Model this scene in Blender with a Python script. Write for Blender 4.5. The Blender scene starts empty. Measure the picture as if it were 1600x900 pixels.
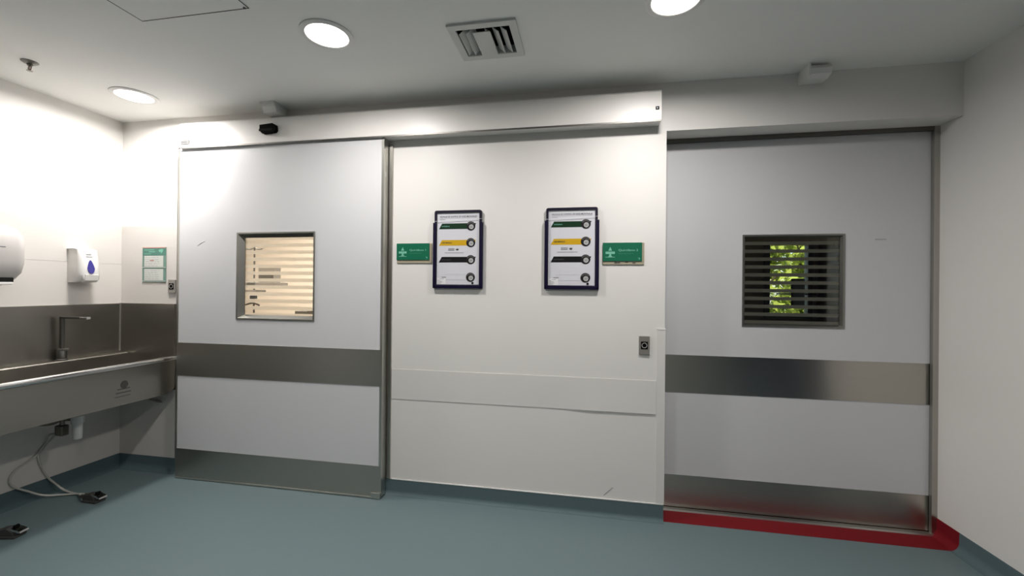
import bpy, bmesh, math, random
from mathutils import Vector, Matrix
R = math.radians
random.seed(7)
sc = bpy.context.scene
COL = sc.collection

# ------------------------------------------------------------------ constants
XL, XR, H = -3.119, 2.042, 2.473          # left wall, right wall, ceiling
YB = -5.2                                 # wall behind the camera
ZC = 0.0945                               # top of the coved skirting
XM = 0.6157                               # left edge of the right doorway recess
ZS = 2.201                                # soffit of the recess
SINK_END = -2.25

# ------------------------------------------------------------------ materials
def lin(c):
    return tuple(((v/12.92) if v <= .04045 else ((v+.055)/1.055)**2.4) for v in c)

def rgb(r, g, b):
    return lin((r/255, g/255, b/255))

def mat(name, col, rough=.5, metal=0.0, spec=.5, noise=0.0, nscale=40, bump=0.0, stretch=None, rnoise=0.0, coat=0.0):
    m = bpy.data.materials.new(name); m.use_nodes = True
    nt = m.node_tree; b = nt.nodes['Principled BSDF']
    b.inputs['Base Color'].default_value = (*col, 1)
    b.inputs['Roughness'].default_value = rough
    b.inputs['Metallic'].default_value = metal
    b.inputs['Specular IOR Level'].default_value = spec
    b.inputs['Coat Weight'].default_value = coat
    tc = nt.nodes.new('ShaderNodeTexCoord')
    mp = nt.nodes.new('ShaderNodeMapping')
    nt.links.new(tc.outputs['Object'], mp.inputs['Vector'])
    if stretch: mp.inputs['Scale'].default_value = stretch
    nz = nt.nodes.new('ShaderNodeTexNoise'); nz.inputs['Scale'].default_value = nscale
    nz.inputs['Detail'].default_value = 4
    nt.links.new(mp.outputs['Vector'], nz.inputs['Vector'])
    if noise:
        mx = nt.nodes.new('ShaderNodeMixRGB'); mx.blend_type = 'MIX'
        mx.inputs['Color1'].default_value = (*[c*(1-noise) for c in col], 1)
        mx.inputs['Color2'].default_value = (*[min(1, c*(1+noise)) for c in col], 1)
        nt.links.new(nz.outputs['Fac'], mx.inputs['Fac'])
        nt.links.new(mx.outputs['Color'], b.inputs['Base Color'])
    if rnoise:
        mr = nt.nodes.new('ShaderNodeMapRange')
        mr.inputs['To Min'].default_value = max(.02, rough-rnoise); mr.inputs['To Max'].default_value = rough+rnoise
        nt.links.new(nz.outputs['Fac'], mr.inputs['Value']); nt.links.new(mr.outputs['Result'], b.inputs['Roughness'])
    if bump:
        bp = nt.nodes.new('ShaderNodeBump'); bp.inputs['Strength'].default_value = bump
        bp.inputs['Distance'].default_value = .002
        nt.links.new(nz.outputs['Fac'], bp.inputs['Height']); nt.links.new(bp.outputs['Normal'], b.inputs['Normal'])
    return m

def emit(name, col, strength):
    m = bpy.data.materials.new(name); m.use_nodes = True
    nt = m.node_tree; nt.nodes.clear()
    e = nt.nodes.new('ShaderNodeEmission'); e.inputs['Color'].default_value = (*col, 1); e.inputs['Strength'].default_value = strength
    o = nt.nodes.new('ShaderNodeOutputMaterial'); nt.links.new(e.outputs[0], o.inputs[0])
    return m

def glass_mat(name):
    m = bpy.data.materials.new(name); m.use_nodes = True
    nt = m.node_tree; nt.nodes.clear()
    t = nt.nodes.new('ShaderNodeBsdfTransparent'); t.inputs['Color'].default_value = (.93, .95, .93, 1)
    g = nt.nodes.new('ShaderNodeBsdfGlossy'); g.inputs['Roughness'].default_value = .02
    f = nt.nodes.new('ShaderNodeFresnel'); f.inputs['IOR'].default_value = 1.45
    mx = nt.nodes.new('ShaderNodeMixShader'); o = nt.nodes.new('ShaderNodeOutputMaterial')
    nt.links.new(f.outputs[0], mx.inputs[0]); nt.links.new(t.outputs[0], mx.inputs[1]); nt.links.new(g.outputs[0], mx.inputs[2])
    nt.links.new(mx.outputs[0], o.inputs[0])
    return m

def film_mat(name):
    m = bpy.data.materials.new(name); m.use_nodes = True
    nt = m.node_tree; nt.nodes.clear()
    d = nt.nodes.new('ShaderNodeBsdfDiffuse'); d.inputs['Color'].default_value = (.90, .78, .66, 1)
    t = nt.nodes.new('ShaderNodeBsdfTranslucent'); t.inputs['Color'].default_value = (.97, .88, .79, 1)
    mx = nt.nodes.new('ShaderNodeMixShader'); mx.inputs[0].default_value = .62
    o = nt.nodes.new('ShaderNodeOutputMaterial')
    nt.links.new(d.outputs[0], mx.inputs[1]); nt.links.new(t.outputs[0], mx.inputs[2]); nt.links.new(mx.outputs[0], o.inputs[0])
    return m

def leaf_mat(name, c1, c2):
    m = bpy.data.materials.new(name); m.use_nodes = True
    nt = m.node_tree; nt.nodes.clear()
    tc = nt.nodes.new('ShaderNodeTexCoord'); nz = nt.nodes.new('ShaderNodeTexNoise'); nz.inputs['Scale'].default_value = 3
    cr = nt.nodes.new('ShaderNodeMixRGB'); cr.inputs['Color1'].default_value = (*c1, 1); cr.inputs['Color2'].default_value = (*c2, 1)
    nt.links.new(tc.outputs['Object'], nz.inputs['Vector']); nt.links.new(nz.outputs['Fac'], cr.inputs['Fac'])
    d = nt.nodes.new('ShaderNodeBsdfDiffuse'); t = nt.nodes.new('ShaderNodeBsdfTranslucent')
    nt.links.new(cr.outputs[0], d.inputs[0]); nt.links.new(cr.outputs[0], t.inputs[0])
    mx = nt.nodes.new('ShaderNodeMixShader'); mx.inputs[0].default_value = .4
    o = nt.nodes.new('ShaderNodeOutputMaterial')
    nt.links.new(d.outputs[0], mx.inputs[1]); nt.links.new(t.outputs[0], mx.inputs[2]); nt.links.new(mx.outputs[0], o.inputs[0])
    return m

M = {}
M['wall'] = mat('wall_paint', (.72, .70, .675), .5, noise=.012, nscale=6, bump=.03)
M['clad'] = mat('wall_cladding', (.64, .61, .58), .38, noise=.012, nscale=5)
M['strip'] = mat('protection_strip', (.68, .66, .635), .42, noise=.012, nscale=5)
M['ceil'] = mat('ceiling_paint', (.83, .825, .80), .75, noise=.015, nscale=3)
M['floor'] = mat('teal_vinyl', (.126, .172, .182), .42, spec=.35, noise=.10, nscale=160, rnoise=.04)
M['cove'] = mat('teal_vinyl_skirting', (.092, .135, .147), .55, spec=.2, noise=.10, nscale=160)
M['red'] = mat('red_vinyl', (.17, .006, .011), .55, spec=.18, noise=.06, nscale=120)
M['lam'] = mat('door_laminate', (.60, .60, .615), .33, spec=.4, noise=.01, nscale=4)
M['steel'] = mat('brushed_steel', (.47, .45, .41), .30, 1.0, noise=.05, nscale=30, stretch=(1, 1, 60), rnoise=.05)
M['steel_v'] = mat('brushed_steel_upright', (.46, .445, .41), .30, 1.0, noise=.05, nscale=30, stretch=(60, 60, 1), rnoise=.05)
M['steel_f'] = mat('satin_steel_frame', (.36, .355, .325), .38, 1.0, noise=.04, nscale=30)
M['steel_s'] = mat('sink_steel', (.36, .34, .305), .34, 1.0, noise=.06, nscale=8, rnoise=.06)
M['steel_d'] = mat('dark_steel', (.16, .155, .145), .45, 1.0, noise=.05, nscale=20)
M['chrome'] = mat('chrome', (.7, .69, .67), .12, 1.0, noise=.02)
M['alu'] = mat('aluminium', (.55, .54, .5), .35, 1.0, noise=.03)
M['white'] = mat('white_plastic', (.72, .71, .69), .4, noise=.01)
M['whitep'] = mat('white_powdercoat', (.74, .715, .69), .38, noise=.01)
M['vent'] = mat('vent_enamel', (.60, .60, .58), .45, noise=.02)
M['greyp'] = mat('silver_plastic', (.50, .475, .46), .38, noise=.03)
M['greyd'] = mat('grey_switch_plate', (.20, .19, .17), .45, noise=.04)
M['plate'] = mat('silver_switch_plate', (.31, .29, .265), .42, noise=.04)
M['black'] = mat('black_plastic', (.004, .004, .004), .75, spec=.04, noise=.1)
M['dark'] = mat('dark_void', (.012, .012, .012), .8, spec=.1, noise=.1)
M['rubber'] = mat('dark_rubber', (.045, .045, .043), .6, noise=.15, nscale=60)
M['hose'] = mat('cream_hose', (.52, .51, .47), .5, noise=.05)
M['pvc'] = mat('white_pvc', (.62, .62, .60), .45, noise=.03)
M['brass'] = mat('dull_nickel', (.22, .20, .17), .45, 1.0, noise=.1)
M['blue'] = mat('blue_window', (.05, .045, .26), .2, spec=.5, noise=.1, nscale=20)
M['navy'] = mat('navy_frame', (.005, .003, .022), .4, spec=.2, noise=.15)
M['navyb'] = mat('navy_black_frame', (.010, .007, .020), .4, spec=.2, noise=.15)
M['paper'] = mat('paper_sheet', (.60, .60, .64), .42, noise=.01)
M['sticker'] = mat('sticker_white', (.72, .72, .73), .5, noise=.02)
M['ink'] = mat('black_ink', (.022, .022, .028), .6, noise=.05)
M['inkg'] = mat('grey_ink', (.20, .20, .22), .6, noise=.05)
M['inkl'] = mat('light_grey_ink', (.42, .42, .45), .6, noise=.05)
M['inkr'] = mat('red_ink', (.50, .28, .26), .6, noise=.05)
M['dgreen'] = mat('dark_green_print', (.006, .030, .011), .6, spec=.15, noise=.15, nscale=15)
M['yellow'] = mat('yellow_print', (.55, .33, .012), .6, spec=.15, noise=.06)
M['pblack'] = mat('black_print', (.006, .006, .007), .6, spec=.15, noise=.1)
M['gauge'] = mat('gauge_face_print', (.38, .38, .38), .45, noise=.1, nscale=60)
M['gauged'] = mat('gauge_ring_print', (.012, .011, .012), .6, spec=.15, noise=.2, nscale=60)
M['gaugem'] = mat('gauge_collar_print', (.07, .07, .07), .6, spec=.15, noise=.2, nscale=60)
M['sgreen'] = mat('sign_green', (.006, .125, .066), .4, spec=.25, noise=.04)
M['slight'] = mat('sign_light_green', (.17, .46, .34), .4, noise=.03)
M['sfaint'] = mat('sign_faint_green', (.045, .23, .14), .4, noise=.03)
M['beige'] = mat('beige_backing', (.36, .32, .23), .5, noise=.06)
M['pgreen'] = mat('poster_green', (.15, .265, .22), .4, noise=.06)
M['pgreend'] = mat('poster_deep_green', (.07, .21, .165), .4, noise=.06)
M['ppale'] = mat('poster_sheet', (.60, .62, .58), .42, noise=.03)
M['glass'] = glass_mat('clear_glass')
M['film'] = film_mat('frosted_film')
M['beigewall'] = mat('beige_wall', (.78, .685, .595), .6, noise=.02)
M['lampE'] = emit('lamp_diffuser', (1, .93, .85), 6)
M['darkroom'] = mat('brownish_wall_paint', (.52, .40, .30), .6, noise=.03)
M['frameb'] = mat('brown_grey_frame', (.22, .19, .165), .5, noise=.05)
M['darkwall'] = mat('dark_wall_paint', (.30, .27, .24), .6, noise=.03)
M['wood'] = mat('brown_wood', (.16, .09, .06), .5, noise=.25, nscale=12, stretch=(8, 8, 1))
M['navydoor'] = mat('navy_laminate', (.012, .018, .05), .4, noise=.1)
M['bark'] = mat('tree_bark', (.10, .07, .045), .85, noise=.3, nscale=25)
M['leaf'] = leaf_mat('sunlit_leaves', (.26, .33, .04), (.55, .60, .16))
M['ground'] = mat('grassy_ground', (.12, .16, .05), .9, noise=.3, nscale=8)

for k, t in (('steel', (0, 0, 1)),):
    nt = M[k].node_tree; b = nt.nodes['Principled BSDF']
    b.inputs['Anisotropic'].default_value = .8
    cx = nt.nodes.new('ShaderNodeCombineXYZ')
    for i in range(3): cx.inputs[i].default_value = t[i]
    nt.links.new(cx.outputs[0], b.inputs['Tangent'])

# ------------------------------------------------------------------ mesh helpers
class MB:
    def __init__(self): self.bm = bmesh.new()
    def box(self, x0, x1, y0, y1, z0, z1, bev=0, seg=2):
        r = bmesh.ops.create_cube(self.bm, size=1)
        for v in r['verts']:
            v.co = Vector(((x0+x1)/2+v.co.x*(x1-x0), (y0+y1)/2+v.co.y*(y1-y0), (z0+z1)/2+v.co.z*(z1-z0)))
        if bev:
            es = list({e for v in r['verts'] for e in v.link_edges})
            bmesh.ops.bevel(self.bm, geom=es, offset=bev, segments=seg, affect='EDGES', profile=.5)
        return self
    def quad(self, *p):
        self.bm.faces.new([self.bm.verts.new(q) for q in p]); return self
    def prism(self, poly, axis, a0, a1):
        """poly: 2D points in the plane across axis; X:(y,z) Y:(x,z) Z:(x,y)"""
        def P(u, v, a):
            return {'X': (a, u, v), 'Y': (u, a, v), 'Z': (u, v, a)}[axis]
        A = [self.bm.verts.new(P(u, v, a0)) for u, v in poly]
        B = [self.bm.verts.new(P(u, v, a1)) for u, v in poly]
        n = len(poly)
        self.bm.faces.new(A); self.bm.faces.new(B[::-1])
        for i in range(n): self.bm.faces.new((A[i], A[(i+1) % n], B[(i+1) % n], B[i]))
        return self
    def disc(self, c, r, axis='Y', n=32, t=.001, rx=None):
        rx = rx or r
        i = 'XYZ'.index(axis); o = [k for k in range(3) if k != i]
        poly = [(c[o[0]]+rx*math.cos(2*math.pi*k/n), c[o[1]]+r*math.sin(2*math.pi*k/n)) for k in range(n)]
        return self.prism(poly, axis, c[i]-t/2, c[i]+t/2)
    def lathe(self, prof, c, axis='Z', n=32):
        """prof: (radius, height along axis)"""
        rings = []
        for r, h in prof:
            ring = []
            for k in range(n):
                a = 2*math.pi*k/n; u, v = r*math.cos(a), r*math.sin(a)
                p = {'Z': (u, v, h), 'X': (h, u, v), 'Y': (u, h, v)}[axis]
                ring.append(self.bm.verts.new((c[0]+p[0], c[1]+p[1], c[2]+p[2])))
            rings.append(ring)
        for a, b in zip(rings, rings[1:]):
            for k in range(n): self.bm.faces.new((a[k], a[(k+1) % n], b[(k+1) % n], b[k]))
        self.bm.faces.new(rings[0]); self.bm.faces.new(rings[-1][::-1])
        return self
    def tube(self, pts, r, n=12, smooth=True, sub=6):
        P = [Vector(p) for p in pts]
        if smooth and len(P) > 2:
            Q = []
            for i in range(len(P)-1):
                p0, p1, p2, p3 = P[max(0, i-1)], P[i], P[i+1], P[min(len(P)-1, i+2)]
                for s in range(sub):
                    t = s/sub
                    Q.append(.5*((2*p1)+(p2-p0)*t+(2*p0-5*p1+4*p2-p3)*t*t+(3*p1-p0-3*p2+p3)*t**3))
            Q.append(P[-1]); P = Q
        rings = []; up = Vector((0, 0, 1))
        for i, p in enumerate(P):
            d = (P[min(i+1, len(P)-1)]-P[max(0, i-1)]).normalized()
            ref = up if abs(d.dot(up)) < .95 else Vector((1, 0, 0))
            a = d.cross(ref).normalized(); b = d.cross(a).normalized()
            rings.append([self.bm.verts.new(p+a*r*math.cos(2*math.pi*k/n)+b*r*math.sin(2*math.pi*k/n)) for k in range(n)])
        for a, b in zip(rings, rings[1:]):
            for k in range(n): self.bm.faces.new((a[k], a[(k+1) % n], b[(k+1) % n], b[k]))
        self.bm.faces.new(rings[0]); self.bm.faces.new(rings[-1][::-1])
        return self
    def build(self, name, m, parent=None, loc=None, smooth=False):
        base = Vector((0, 0, 0))
        p = parent
        while p is not None: base += p.location; p = p.parent
        if parent is None and loc is not None: base = Vector(loc)
        bmesh.ops.recalc_face_normals(self.bm, faces=self.bm.faces[:])
        for v in self.bm.verts: v.co -= base
        me = bpy.data.meshes.new(name); self.bm.to_mesh(me); self.bm.free()
        me.materials.append(m)
        if smooth:
            for f in me.polygons: f.use_smooth = True
            if hasattr(me, 'set_sharp_from_angle'): me.set_sharp_from_angle(angle=R(40))
        o = bpy.data.objects.new(name, me); COL.objects.link(o)
        if parent: o.parent = parent
        elif loc is not None: o.location = loc
        return o

def thing(name, label, cat, loc, group=None):
    o = bpy.data.objects.new(name, None); COL.objects.link(o)
    o.location = loc; o.empty_display_size = .05
    o['label'] = label; o['category'] = cat
    if group: o['group'] = group
    return o

def tag(o, label, cat, group=None):
    o['label'] = label; o['category'] = cat
    if group: o['group'] = group
    return o

def struct(o, label=None):
    o['kind'] = 'structure'
    if label: o['label'] = label
    return o

def text(s, name, m, parent, width, height, x, y, z, axis='Y', label=None, align='L', shear=0, bold=.012):
    """flat lettering; (x, y, z) = lower-left of the line as the reader sees it"""
    cu = bpy.data.curves.new('lettering', 'FONT'); cu.body = s; cu.size = 1; cu.shear = shear; cu.resolution_u = 3; cu.offset = bold
    to = bpy.data.objects.new('lettering', cu); COL.objects.link(to)
    dg = bpy.context.evaluated_depsgraph_get(); dg.update()
    me = bpy.data.meshes.new_from_object(to.evaluated_get(dg))
    bpy.data.objects.remove(to); bpy.data.curves.remove(cu)
    xs = [v.co.x for v in me.vertices]; ys = [v.co.y for v in me.vertices]
    x0, x1, y0, y1 = min(xs), max(xs), min(ys), max(ys)
    sx = width/(x1-x0); sy = height/(y1-y0)
    base = Vector((0, 0, 0)); p = parent
    while p is not None: base += p.location; p = p.parent
    for v in me.vertices:
        u, w = (v.co.x-x0)*sx, (v.co.y-y0)*sy
        q = Vector((x+u, y, z+w)) if axis == 'Y' else Vector((x, y+u, z+w))
        v.co = q-base
    me.materials.clear(); me.materials.append(m); me.name = name
    o = bpy.data.objects.new(name, me); COL.objects.link(o); o.parent = parent
    return o

def copy_thing(root, loc, label):
    """a copy of a thing with its parts and sub-parts"""
    r = root.copy(); COL.objects.link(r); r.location = loc; r['label'] = label
    def rec(src, dst):
        for ch in list(src.children):
            c = ch.copy(); COL.objects.link(c); c.parent = dst
            rec(ch, c)
    rec(root, r)
    return r

# ------------------------------------------------------------------ room shell
b = MB(); b.box(XL-.1, XR+.6, YB-.1, .0, -.06, 0); b.box(XL-.1, XR+.6, 0, .16, -.06, -.001)
struct(b.build('floor', M['floor']))
b = MB(); b.box(XM, XR, 0, .24, -.05, .0012)
struct(b.build('trim_1', M['red']), 'red vinyl floor patch in front of the right sliding door')

# ceiling with an opening for the air diffuser
VX0, VX1, VY0, VY1 = -.43, -.15, -.685, -.43
b = MB()
b.box(XL-.1, VX0, YB-.1, .16, H, H+.08); b.box(VX1, XR+.1, YB-.1, .16, H, H+.08)
b.box(VX0, VX1, YB-.1, VY0, H, H+.08); b.box(VX0, VX1, VY1, .16, H, H+.08)
struct(b.build('ceiling', M['ceil']))

# back wall with the two doorways (left one behind the sliding leaf)
DX0, DX1, DZ = -2.47, -1.12, 2.12
b = MB()
b.box(XL-.1, DX0, 0, .14, 0, H); b.box(DX1, XM, 0, .14, 0, H); b.box(DX0, DX1, 0, .14, DZ, H)
b.box(XM, XR, 0, .14, ZS, H)
struct(b.build('wall_back', M['wall']))
b = MB(); b.box(XL-.1, XL, YB, .0, 0, H)
struct(b.build('wall_left', M['wall']))
# right wall, with a doorway behind the camera
b = MB(); b.box(XR, XR+.1, -.85, .14, 0, H); b.box(XR, XR+.1, YB, -4.2, 0, H); b.box(XR, XR+.1, -4.2, -.85, 2.1, H)
struct(b.build('wall_right', M['wall']))
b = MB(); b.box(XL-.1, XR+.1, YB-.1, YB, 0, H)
struct(b.build('wall_front', M['darkwall']))  # unseen wall behind the camera, toned dark to cut bounced light
b = MB(); b.box(XR+.03, XR+.08, -4.2, -2.53, .005, 2.1); b.box(XR+.03, XR+.08, -2.52, -.85, .005, 2.1)
d3 = struct(b.build('door_3', M['navydoor']), 'navy double door in the right wall behind the camera')

# coved skirting
def cove(poly_to_world, a0, a1, name, m, r=.040):
    prof = [(0, 0), (0, ZC), (.003, ZC), (.004, ZC-.03)]
    for k in range(0, 9):
        t = k/8*math.pi/2
        prof.append((.004+r*(1-math.cos(t)), (r+.004)*(1-math.sin(t))+.0003))
    prof.append((r+.006, 0))
    bb = MB(); A = []; B = []
    for d, z in prof:
        A.append(bb.bm.verts.new(poly_to_world(d, z, a0))); B.append(bb.bm.verts.new(poly_to_world(d, z, a1)))
    n = len(prof)
    bb.bm.faces.new(A); bb.bm.faces.new(B[::-1])
    for i in range(n): bb.bm.faces.new((A[i], A[(i+1) % n], B[(i+1) % n], B[i]))
    return struct(bb.build(name, m, smooth=True))
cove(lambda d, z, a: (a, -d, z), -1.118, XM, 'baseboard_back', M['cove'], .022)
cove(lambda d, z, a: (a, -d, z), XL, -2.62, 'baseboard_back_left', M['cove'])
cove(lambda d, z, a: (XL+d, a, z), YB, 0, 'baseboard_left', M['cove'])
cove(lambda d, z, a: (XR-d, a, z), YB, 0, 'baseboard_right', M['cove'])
o = cove(lambda d, z, a: (XR-d, a, z), 0, .145, 'baseboard_right_recess', M['red'])
o['label'] = 'red coved skirting at the right side of the door recess'
# white sealant bead on top of the central skirting
b = MB(); b.box(-1.02, XM, -.005, 0, ZC, ZC+.005)
struct(b.build('trim_2', M['white']), 'white sealant bead above the teal skirting')

# wall cladding on the wet corner
b = MB()
b.box(XL, XL+.004, SINK_END-.4, 0, ZC+.002, 1.449); b.box(XL, XL+.004, SINK_END-.4, 0, 1.4505, 1.7214)
struct(b.build('trim_3', M['clad']), 'smooth white cladding sheet on the left wall up to head height')
b = MB(); b.box(XL+.004, -2.60, -.004, 0, ZC+.002, 1.7214)
struct(b.build('trim_4', M['clad']), 'smooth white cladding sheet between the corner and the left sliding door')

# upright steel jamb on the wall at the right of the left door
b = MB(); b.box(-1.075, -1.030, -.012, 0, ZC+.006, 2.2)
struct(b.build('trim_5', M['steel_v']), 'upright steel jamb strip beside the left sliding door')
b = MB(); b.box(-2.635, -2.60, -.012, -.0041, ZC+.006, 2.2)
struct(b.build('trim_6', M['steel_d']), 'upright steel jamb strip at the latch side of the left sliding door')

# ------------------------------------------------------------------ sliding door leaves
def sliding_door(name, x0, x1, z1, yf, win, film_rows, right_trim, left_trim, inset=.030, dep=.034):
    """yf = front face; leaf is 50 mm thick"""
    wx0, wx1, wz0, wz1 = win
    z0 = .012; yb = yf+.05
    b = MB()
    b.box(x0, wx0, yf, yb, z0, z1); b.box(wx1, x1, yf, yb, z0, z1)
    b.box(wx0, wx1, yf, yb, z0, wz0); b.box(wx0, wx1, yf, yb, wz1, z1)
    leaf = b.build(name, M['lam'])
    leaf['kind'] = 'structure'
    # steel protection plates
    for nm, za, zb in (('impact_plate', .694, .9175), ('kick_plate', z0, .2015)):
        MB().box(x0+.001, x1-.001, yf-.0025, yf, za, zb).build(nm, M['steel'], leaf)
    # edge channels
    MB().box(x1-right_trim, x1+.002, yf-.0015, yb+.002, z0, z1).build('edge_channel', M['alu'], leaf)
    MB().box(x0-.002, x0+left_trim, yf-.0015, yb+.002, z0, z1).build('edge_channel', M['alu'], leaf)
    # window frame: flat flange then a slope in to the glass
    b = MB(); prof = [(0, -.004), (.010, -.004), (inset, dep), (inset, dep+.006), (0, dep+.006)]
    cs = [(wx0, wz0, 1, 1), (wx1, wz0, -1, 1), (wx1, wz1, -1, -1), (wx0, wz1, 1, -1)]
    rings = [[b.bm.verts.new((cx+sx*d, yf+y, cz+sz*d)) for d, y in prof] for cx, cz, sx, sz in cs]
    for i in range(4):
        A, B = rings[i], rings[(i+1) % 4]
        for k in range(5): b.bm.faces.new((A[k], A[(k+1) % 5], B[(k+1) % 5], B[k]))
    fr = b.build('window_frame', M['steel_f'], leaf)
    g = inset-.001
    gl = MB().box(wx0+g, wx1-g, yf+dep, yf+dep+.004, wz0+g, wz1-g).build('glass_pane', M['glass'], leaf)
    b = MB()
    first, pitch, gap = film_rows
    # frosted film strips sit between clear gaps
    c = first+pitch*6
    while c > wz0-.1:
        za, zb = c-pitch+gap/2, c-gap/2
        za, zb = max(za, wz0+g), min(zb, wz1-g)
        if zb-za > .002: b.quad((wx0+g, yf+dep+.0045, za), (wx1-g, yf+dep+.0045, za), (wx1-g, yf+dep+.0045, zb), (wx0+g, yf+dep+.0045, zb))
        c -= pitch
    b.build('frosted_film', M['film'], gl)
    return leaf

d1 = sliding_door('door_1', -2.553, -1.057, 2.232, -.0765, (-2.092, -1.521, 1.083, 1.655), (1.4587, .0459, .023), .014, .010)
d1['label'] = 'left white sliding door whose window looks into a warm lit room'
d1['category'] = 'door'
MB().box(-1.118, -1.056, -.088, -.0795, .004, .040, .002).build('floor_guide', M['alu'], d1)
b = MB(); b.box(-2.553, -1.12, -.084, -.0785, .004, .013, .001); b.build('bottom_rail', M['alu'], d1)
b = MB(); b.tube([(-2.395, -.0768, 1.572), (-2.372, -.0768, 1.588), (-2.342, -.0768, 1.601)], .0014, n=6); b.build('scuff_mark', M['vent'], d1)
b = MB(); b.box(-1.0555, -1.0545, -.062, -.05, 1.99, 2.02); b.build('edge_sticker', M['white'], d1)

d2 = sliding_door('door_2', .50, 2.030, 2.20, .166, (1.072, 1.604, 1.096, 1.630), (1.5126, .0459, .026), .012, .012, .018, .014)
d2['label'] = 'right white sliding door in the recess above the red floor patch'
d2['category'] = 'door'
b = MB(); b.box(1.752, 1.808, .1645, .166, 1.592, 1.600); b.build('faint_sticker', M['inkl'], d2)

# steel jamb, head and threshold of the right doorway
b = MB(); b.box(2.016, XR, .1405, .160, .0012, ZS); struct(b.build('trim_7', M['steel_v']), 'dark steel jamb at the right of the recessed door')
b = MB(); b.box(XM, 2.016, .1405, .160, ZS-.022, ZS); struct(b.build('trim_8', M['steel_d']), 'dark steel head rail under the recess soffit')
b = MB(); b.prism([(.128, .0012), (.132, .010), (.158, .010), (.158, .0012)], 'X', XM, 2.040); struct(b.build('trim_9', M['alu']), 'pale metal threshold strip at the foot of the recessed door')

# ------------------------------------------------------------------ door operator cover above the left door
op = thing('door_operator', 'long white box cover of the sliding door drive above the left door', 'door operator', (-.97, 0, 2.2309))
CY = -.095
b = MB(); b.prism([(0, 2.2314), (CY, 2.2309), (CY, 2.3844), (CY+.012, 2.3965), (0, 2.4005)], 'X', -2.526, .566)
b.build('cover', M['whitep'], op)
b = MB(); b.prism([(0, 2.2309), (CY-.002, 2.2299), (CY-.002, 2.3844), (CY+.014, 2.3985), (0, 2.4026)], 'X', .566, .572); b.build('end_cap', M['whitep'], op)
b = MB(); b.prism([(0, 2.2309), (CY-.002, 2.2299), (CY-.002, 2.3844), (CY+.014, 2.3985), (0, 2.4026)], 'X', -2.531, -2.526); b.build('end_cap', M['whitep'], op)
b = MB(); b.box(-2.545, .570, CY, CY+.004, 2.2228, 2.2314); b.build('lower_edge', M['steel_d'], op)
b = MB(); b.box(.541, .560, CY-.002, CY, 2.2854, 2.3036, .001); kb = b.build('key_switch', M['black'], op)
b = MB(); b.box(.546, .554, CY-.003, CY-.002, 2.2905, 2.2986); b.build('key_slot', M['inkl'], kb)
lb = MB().box(-2.516, -2.4510, CY-.0035, CY, 2.2496, 2.2814, .001).build('end_label', M['rubber'], op)
MB().box(-2.5086, -2.4692, CY-.0045, CY-.0035, 2.2632, 2.2693).build('label_print', M['ink'], lb)

# black motion sensor on the cover
ms = thing('motion_sensor', 'small black motion sensor on the white drive cover above the left door', 'motion sensor', (-1.84, CY, 2.3147))
b = MB(); b.prism([(-1.893, 2.3369), (-1.80, 2.3430), (-1.782, 2.3319), (-1.778, 2.2996), (-1.79, 2.2875), (-1.875, 2.2824), (-1.893, 2.3016)], 'Y', CY-.028, CY-.0005)
hs = b.build('housing', M['black'], ms)
MB().box(-1.895, -1.80, CY-.031, CY-.027, 2.2955, 2.3097, .001).build('lens', M['dark'], ms)

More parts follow.
